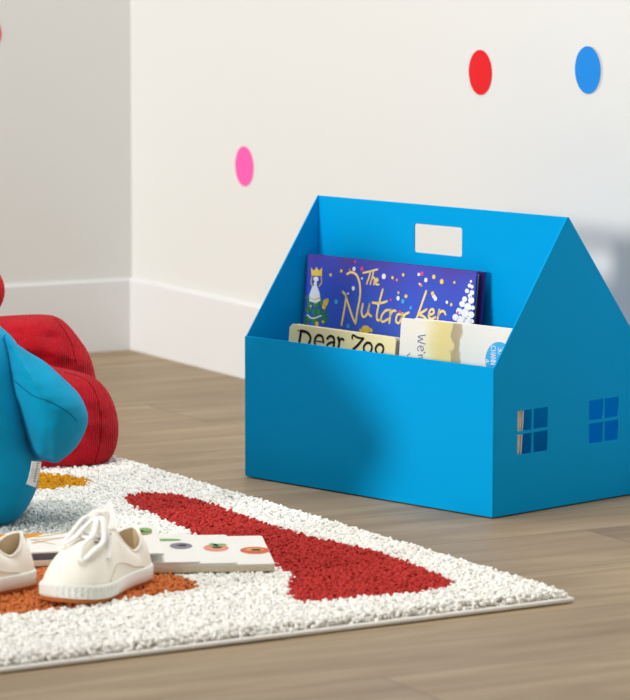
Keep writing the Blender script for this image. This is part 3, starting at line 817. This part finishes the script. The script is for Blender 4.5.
flatpage('page_block', 0.002, RWD, 0, .0050, M['pagewarm'], book)
fruits = []
def fruit(page, uv, z, rx, ry, mat, leaf=True):
    x, y = bl(*uv, z); prints('printed_fruit', page, mat, [(x, y, rx, ry, 0)], z + .00015)
    prints('printed_hole', page, M['holedark'], [(x + .001, y + .002, .0042, .0042, 0)], z + .0003)
    if leaf: prints('printed_leaf', page, M['leafink'], [(x - .001, y + ry * .75, .0035, .010, .1), (x + .004, y + ry * .8, .006, .006, .4)], z + .00025)
x_or = RWD; x_st = bl(237, 560, .0075)[0]; x_pl = bl(200, 560, .0088)[0]; x_pe = bl(159, 540, .014)[0]
pg = flatpage('page', 0.002, x_or, .0050, .0050 + T, M['paper'], book); fruit(pg, (255, 550.5), .0062, .0125, .017, M['tangerineink'], False)
prints('printed_highlight', pg, M['amberink'], [(bl(255, 550.5, .0062)[0], bl(255, 550.5, .0062)[1] + .004, .0075, .0075, 0)], .0050 + T + .0002)
pg = flatpage('page', 0.002, x_st, .0064, .0064 + T, M['paper'], book); fruit(pg, (216, 548), .0076, .0105, .017, M['salmonink'])
pg = flatpage('page', 0.002, x_pl, .0078, .0078 + T, M['paper'], book); fruit(pg, (181, 546), .009, .0095, .015, M['plumink'], False)
prints('printed_leaf', pg, M['leafink'], [(bl(166, 540, .009)[0], bl(166, 540, .009)[1], .013, .006, -.1)], .0078 + T + .0002)
# the pear page springs up from the gutter
def curved_page(name, x1, ztop, mat, n=16, y0=0.0, y1=BD, standing=False):
    V = []; Fc = []
    for k in range(n + 1):
        s_ = k / n
        for side in (0, 1):
            for yy in (y0, y1):
                if standing: x = -.005 + .014 * s_ ** 2 + .001 * side; z = .009 + ztop * s_; yy = yy + (1 if yy == y0 else -1) * .005 * max(0, (s_ - .85) / .15) ** 2
                else: x = .002 + (x1 - .002) * s_; z = .0092 + ztop * math.sin(s_ * math.pi * .62) + side * T
                V.append((x, yy, z))
    for k in range(n):
        a0 = k * 4; b0 = a0 + 4
        Fc += [(a0, a0 + 1, b0 + 1, b0), (a0 + 2, b0 + 2, b0 + 3, a0 + 3), (a0, b0, b0 + 2, a0 + 2), (a0 + 1, a0 + 3, b0 + 3, b0 + 1)]
    Fc += [(0, 2, 3, 1), (n * 4, n * 4 + 1, n * 4 + 3, n * 4 + 2)]
    o = link(name, mesh(name, V, Fc), mat, book); bm = bmesh.new(); bm.from_mesh(o.data); bmesh.ops.recalc_face_normals(bm, faces=bm.faces); bm.to_mesh(o.data); bm.free(); return o
pear = curved_page('page', x_pe, .0062, M['paper'])
def pz(x): return .0092 + .0062 * math.sin((x - .002) / (x_pe - .002) * math.pi * .62) + T
for uv, rx, ry, mk, dz in [((141, 533.5), .0095, .014, 'oliveink', .0004), ((145, 531.5), .006, .009, 'leafink', .0006), ((140, 533), .003, .004, 'holedark', .0008)]:
    x, y = bl(*uv, .0155); bm = bmesh.new()
    vs = [bm.verts.new((x + rx * math.cos(q_), y + ry * math.sin(q_), pz(x + rx * math.cos(q_)) + dz)) for q_ in np.linspace(0, 2 * math.pi, 25)[:-1]]
    bm.faces.new(vs); from_bm('printed_fruit', bm, M[mk], pear)
ap = curved_page('page', 0, .031, M['paper'], standing=True)
bm = bmesh.new()
for yy, zz, ry, rz in [(.060, .031, .012, .005)]:
    vs = [bm.verts.new((-.005 + .014 * ((zz + rz * math.sin(q_) - .009) / .031) ** 2 - .0003, yy + ry * math.cos(q_), zz + rz * math.sin(q_))) for q_ in np.linspace(0, 2 * math.pi, 19)[:-1]]
    bm.faces.new(vs)
from_bm('printed_fruit', bm, M['redink'], ap)
# left half, turned a little towards the viewer
LX = -0.125
yA = bl(100, 563.5, 0); yB = bl(33, 566.5, 0); SKW = (yB[1] - yA[1]) / (yB[0] - yA[0]); Y0 = yA[1] - SKW * yA[0]
def leftpage(name, z0, z1, mat, x0, front=0.0, rad=.004):
    pts = [(x, Y0 + y + x * SKW) for x, y in rrect(x0, -.001, front, BD - Y0, rad)]
    return panel(name, pts, [], z1 - z0, lambda x, y, d: (x, y, z0 + d), mat, book, .0002)
leftpage('page_block', 0, .0048, M['pagewarm'], LX)
leftpage('page_block', .0049, .0105, M['greyedge'], LX + .001, .001)  # dark grey slab between the cream pages and the top page
lp = leftpage('page', .0106, .0120, M['paper'], LX)
def lstroke(name, mat, px, w=None, z=.0121):
    bm = bmesh.new(); P = [bl(u, v, z) for u, v in px]
    if w is None: bm.faces.new([bm.verts.new((x, y, z)) for x, y in P])
    else:
        for (p0, p1) in zip(P, P[1:]):
            p0 = np.array(p0); p1 = np.array(p1); d = (p1 - p0) / np.linalg.norm(p1 - p0); q_ = np.array([-d[1], d[0]]) * w / 2
            bm.faces.new([bm.verts.new((*v_, z)) for v_ in (p0 + q_, p0 - q_, p1 - q_ * .3, p1 + q_ * .3)])
    from_bm(name, bm, mat, lp)
lstroke('printed_sun', M['amberink'], [(-10, 534.5), (28, 533.6), (46, 532.5), (36, 536.5), (22, 539), (-10, 541)])
for px, mk, w in [([(36, 537), (72, 531.5)], 'yellowink', .0035), ([(32, 543), (76, 535)], 'amberink', .0022), ([(30, 539.8), (64, 537.6)], 'redink', .0014), ([(34, 540), (56, 544.5)], 'yellowink', .0025)]:
    lstroke('printed_ray', M[mk], px, w, .01225)

# ------------------------------------------------------------------ stuffed toys
def loft_blob(name, secs, mat, parent, n=40, cap=True, subs=1):
    """closed form from stacked superellipse sections: (centre, half x, half y, power) in a frame; sections along z"""
    loops = []
    for (cx, cy, cz, rx, ry, pw) in secs:
        L = []
        for k in range(n):
            a_ = 2 * math.pi * k / n; ca, sa = math.cos(a_), math.sin(a_)
            L.append((cx + rx * math.copysign(abs(ca) ** (2 / pw), ca), cy + ry * math.copysign(abs(sa) ** (2 / pw), sa), cz))
        loops.append(L)
    return loft(name, loops, mat, parent, True, True)

def pillow(name, px, depth, thick, mat, parent, org, centre=None, rings=28, yaw=0.0, lean=0.0, wr=0.0, seed=0, power=.5, n=128, wrk=0.0):
    """a stuffed two-panel form: seam outline given in photo pixels on an upright plane through depth, puffed both ways"""
    nrm = np.array([math.sin(yaw), -math.cos(yaw), 0.0])
    o0 = np.array([org[0], depth, 0.0]) if False else atdepth(px[0][0], px[0][1], depth)
    P3 = [onplane(u, v, np.array([o0[0], depth, 0]), nrm) for u, v in px]
    xa = np.array([math.cos(yaw), math.sin(yaw), 0.0])
    base = P3[0]
    q2 = [(np.dot(p - base, xa), p[2]) for p in P3]
    q2 = resample(catmull(q2, 6, True), n); q2 = np.array(q2)
    cen = q2.mean(0) if centre is None else np.array([np.dot(onplane(*centre, np.array([o0[0], depth, 0]), nrm) - base, xa), onplane(*centre, np.array([o0[0], depth, 0]), nrm)[2]])
    bm = bmesh.new(); prev = None; rs = np.random.default_rng(seed); ph = rs.uniform(0, 6.28, 12)
    def pt(x, z, off):
        if wr:
            w = sum(math.sin(x * f1 + z * f2 + ph[k]) for k, (f1, f2) in enumerate([(60, 90), (140, -60), (90, 200), (-210, 120), (40, 260)])) / 5
            off = off * (1 + wr * w)
        if wrk:
            ww = math.sin(260 * z + 40 * x + 1.6 * math.sin(70 * x + ph[6]) + ph[7]) + .7 * math.sin(430 * z - 90 * x + 2.0 * math.sin(50 * x + 80 * z + ph[8])) + .6 * math.sin(190 * x + 150 * z + ph[9])
            off = off + math.copysign(min(1, abs(off) / (thick * .5)), off) * wrk * ww
        p = base + xa * x + nrm * off; return Vector((p[0], p[1], max(.0105, z)))
    loops = []
    for side in (-1, 1):
        seq = range(rings + 1) if side == -1 else range(rings - 1, -1, -1)
        for r in seq:
            s_ = math.sin(r / rings * math.pi / 2); off = -side * thick * (1 - s_ ** 2) ** power
            if r == 0: loops.append([(cen[0], cen[1], off)]); continue
            loops.append([(*(cen + (q - cen) * s_), off) for q in q2])
    R = [[bm.verts.new(pt(*v)) for v in L] for L in loops]
    for A, B in zip(R, R[1:]):
        if len(A) == 1:
            for k in range(n): bm.faces.new((A[0], B[k], B[(k + 1) % n]))
        elif len(B) == 1:
            for k in range(n): bm.faces.new((A[k], B[0], A[(k + 1) % n]))
        else:
            for k in range(n): bm.faces.new((A[k], A[(k + 1) % n], B[(k + 1) % n], B[k]))
    bmesh.ops.recalc_face_normals(bm, faces=bm.faces)
    o = from_bm(name, bm, mat, None, True)
    o.data.transform(Matrix.Translation(-Vector(org))); o.parent = parent
    return o, (lambda x, z, off: Vector(pt(x, z, off)) - Vector(org)), q2, cen

def ellip(name, c_, r, mat, parent, org, rot=0.0):
    bm = bmesh.new(); bmesh.ops.create_uvsphere(bm, u_segments=40, v_segments=24, radius=1.0)
    for v in bm.verts:
        x, y, z = v.co.x * r[0], v.co.y * r[1], v.co.z * r[2]
        v.co = Vector((x * math.cos(rot) - z * math.sin(rot), y, x * math.sin(rot) + z * math.cos(rot))) + Vector(c_) - Vector(org)
    return from_bm(name, bm, mat, parent, True)

# --- red corduroy toy
ro = ground(10, 470, .0115); ro[2] = 0.0
redtoy = thing('stuffed_toy', 'red corduroy stuffed toy sitting on the rug behind the blue toy', 'stuffed toy', tuple(ro))
redbody, _, _, _ = pillow('body', [(-70, 306), (-30, 318), (10, 316), (40, 315), (55, 317), (66, 324), (78, 338), (88, 353), (94, 370), (97, 392), (94, 415), (84, 432), (40, 440), (-70, 440), (-110, 400), (-100, 340)],
       3.72, .060, M['red'], redtoy, ro, wr=.10, seed=3, power=.42, wrk=.0011)
redleg, _, _, _ = pillow('leg', [(-60, 372), (-10, 366), (40, 366), (66, 370), (86, 375), (101, 384), (112, 400), (118, 422), (117, 444), (110, 459), (98, 467), (70, 471), (40, 473), (-40, 473), (-75, 455), (-80, 410)],
       3.60, .055, M['red'], redtoy, ro, wr=.06, seed=5, power=.40, wrk=.0006)
hc = atdepth(-50, 291, 3.74); ellip('head', hc, (.0555, .050, .040), M['red'], redtoy, ro)
# --- blue velour toy
bo = ground(-30, 528, .0115); bo[2] = 0.0
bluetoy = thing('stuffed_toy', 'blue velour stuffed toy at the left edge in front of the red one', 'stuffed toy', tuple(bo))
pillow('body', [(-48, 286), (-22, 308), (0, 329), (14, 343), (22, 362), (28, 395), (32, 430), (37, 455), (38.5, 476), (36, 490), (30, 503), (22, 514), (8, 526), (-20, 533), (-80, 536), (-180, 534), (-245, 512), (-272, 460), (-268, 380), (-240, 300), (-180, 264), (-95, 262)],
       3.27, .082, M['velour'], bluetoy, bo, centre=(-100, 420), power=.32, seed=8, wr=.02)
armo, armf, armq, armc = pillow('arm', [(4, 334), (13, 341), (27, 351), (45, 362), (62, 377), (78, 393), (86, 408), (88, 420), (85, 432), (77, 446), (66, 457), (56, 463), (46, 461), (36, 459), (27, 444), (18, 415), (6, 380)],
       3.245, .048, M['velour'], bluetoy, bo, centre=(46, 399), power=.75, seed=9, wr=.05, wrk=.0005, yaw=0.12)
hc = atdepth(-140, 236, 3.27); ellip('head', hc, (.058, .05, .055), M['velour'], bluetoy, bo)
# seams of the arm: along the shoulder and across the paw
def seam_on(parent, px, depth_of, r=.0007, mat='velourseam'):
    pts = [depth_of(u, v) for u, v in px]; bm = bmesh.new(); tube_bm(bm, catmull(pts, 6), r, 6)
    from_bm('seam', bm, M[mat], parent, True)
bpy.context.view_layer.update()
from mathutils.bvhtree import BVHTree
def caster(obj, org):
    bm = bmesh.new(); bm.from_mesh(obj.data); tr = BVHTree.FromBMesh(bm); bm.free(); org = Vector(org)
    def f(u, v, lift=-.0002):
        r = Vector(ray(u, v)).normalized(); hit = tr.ray_cast(Vector(CAM) - org, r)
        return hit[0] - r * lift if hit[0] is not None else None
    return f
fa = caster(armo, bo)
def seam(parent, f, pxs, mat, r):
    pts = [p for p in (f(q[0], q[1], .0001) for q in catmull(pxs, 6)) if p is not None]
    bm = bmesh.new(); tube_bm(bm, pts, r, 6); from_bm('seam', bm, mat, parent, True)
seam(armo, fa, [(15, 381), (24, 389), (34, 396), (48, 401), (60, 407), (70, 414), (77, 421)], M['velourseam'], .00045)
fb = caster(redleg, ro)
seam(redleg, fb, [(64, 372), (80, 377), (91, 385), (98, 400), (101, 420), (100, 442), (95, 462)], M['redseam'], .00045)
fc_ = caster(redbody, ro)
seam(redbody, fc_, [(55, 319), (64, 330), (72, 345), (76, 362)], M['redseam'], .0004)
# a folded flap of cloth lying across the body
bm = bmesh.new(); rows = []
for k in range(13):
    w_ = k / 12; u = -24 + 95 * w_; top = 332 + 9 * w_ ** 2; bot = 352 + 7 * w_; row = []
    for m_ in range(6):
        p = fc_(u, top + (bot - top) * m_ / 5, .0034 if 0 < m_ < 5 and 0 < k < 12 else .0002); row.append(bm.verts.new(p))
    rows.append(row)
for A, B in zip(rows, rows[1:]):
    for m_ in range(5): bm.faces.new((A[m_], A[m_ + 1], B[m_ + 1], B[m_]))
from_bm('fabric_flap', bm, M['red'], redtoy, True)
# woven side tag hanging from the body seam under the arm
def tp(u, v, y=3.19): return Vector(atdepth(u, v, y)) - Vector(bo)
bm = bmesh.new(); rows = []
L = [((32, 461), (41.5, 462)), ((31, 468), (40.5, 470)), ((29, 477), (38, 480)), ((26.5, 484), (35.5, 487.5))]
for (p0, p1), dy in zip(L, (0, -.002, -.003, -.001)):
    rows.append([bm.verts.new(tp(*p0, 3.186 + dy)), bm.verts.new(tp(*p1, 3.192 + dy))])
for A, B in zip(rows, rows[1:]): bm.faces.new((A[0], A[1], B[1], B[0]))
tgm = from_bm('side_tag', bm, M['tagw'], bluetoy)
md = tgm.modifiers.new('s', 'SOLIDIFY'); md.thickness = .0006; bake(tgm)
bm = bmesh.new()
def tgp(x, y): return tp(0 + x / 7, 440 + y / 7, 3.1845)
def tstroke(pts, w=.0006):
    Q = [tgp(*q) for q in pts]; tube_bm(bm, Q, w / 2, 5)
# small vertical lettering that reads upward
for k, y in enumerate(np.linspace(292, 168, 8)):
    x = 236 + (292 - y) * .19
    tall = k in (0, 3, 5, 7)
    tstroke([(x, y), (x + (22 if tall else 14), y - 3)]); tstroke([(x + 3, y - 9), (x + 12, y - 10)]); tstroke([(x + 1, y - 2), (x + 1, y - 9)])
from_bm('tag_lettering', bm, M['tagink'], tgm)

# printed patterns belong to the surface they are printed on: fold them into its mesh
for o in [x for x in bpy.data.objects if x.name.startswith('printed_')]:
    pa = o.parent; me = pa.data; bm = bmesh.new(); bm.from_mesh(me); n0 = len(bm.faces); bm.from_mesh(o.data)
    bm.faces.ensure_lookup_table(); k = len(me.materials)
    for f in bm.faces[n0:]: f.material_index = k
    bm.to_mesh(me); bm.free(); me.materials.append(o.data.materials[0]); bpy.data.objects.remove(o)

# ------------------------------------------------------------------ light
def look(o, d):
    o.rotation_euler = Vector(d).to_track_quat('-Z', 'Y').to_euler()
su = bpy.data.lights.new('window_daylight', 'SUN'); su.energy = 1.95; su.angle = math.radians(10); su.color = (1.0, .985, .955)
so = bpy.data.objects.new('window_daylight', su); COL.objects.link(so); so.location = (-1.5, 1.5, 1.5)
el_ = math.radians(10); az_ = math.radians(36); look(so, (math.cos(az_) * math.cos(el_), math.sin(az_) * math.cos(el_), -math.sin(el_)))
la_ = bpy.data.lights.new('overhead_fill', 'AREA'); la_.shape = 'DISK'; la_.size = 1.0; la_.energy = 22; la_.color = (1.0, .985, .96)  # unseen soft overhead fill, added to brighten the rug and toy tops
lo_ = bpy.data.objects.new('overhead_fill', la_); COL.objects.link(lo_); lo_.location = (-0.25, 3.2, 1.8); look(lo_, (0.0, 0.0, -1))
w = bpy.data.worlds.new('room_light'); sc.world = w; w.use_nodes = True
nt = w.node_tree; bg = nt.nodes['Background']
# added ambient fill, shaped by direction: brightest high on the camera side, dim behind
tc = nt.nodes.new('ShaderNodeTexCoord'); dp = nt.nodes.new('ShaderNodeVectorMath'); dp.operation = 'DOT_PRODUCT'
wl = Vector((0.25, -0.68, 0.65)).normalized(); dp.inputs[1].default_value = wl; nt.links.new(tc.outputs['Generated'], dp.inputs[0])
mr = nt.nodes.new('ShaderNodeMapRange'); mr.inputs['From Min'].default_value = -0.6; mr.inputs['From Max'].default_value = 1.0
mr.inputs['To Min'].default_value = WORLD[0]; mr.inputs['To Max'].default_value = WORLD[1]; mr.interpolation_type = 'SMOOTHSTEP'
nt.links.new(dp.outputs['Value'], mr.inputs['Value']); nt.links.new(mr.outputs['Result'], bg.inputs['Strength'])
bg.inputs['Color'].default_value = (1.0, .995, .985, 1)

# ------------------------------------------------------------------ camera and view
cam = bpy.data.cameras.new('camera'); co = bpy.data.objects.new('camera', cam); COL.objects.link(co)
cam.sensor_fit = 'HORIZONTAL'; cam.sensor_width = 36; cam.lens = F / 630 * 36; cam.clip_start = .05; cam.clip_end = 50
co.location = (0, 0, CH); co.rotation_euler = (math.pi / 2 - PITCH, 0, 0)
cam.dof.use_dof = True; cam.dof.focus_distance = 3.38; cam.dof.aperture_fstop = 16
sc.camera = co
vs = sc.view_settings; sc.display_settings.display_device = 'sRGB'
vs.view_transform = 'Standard'; vs.look = 'None'; vs.gamma = 1.0; vs.exposure = 0.0; vs.use_curve_mapping = False
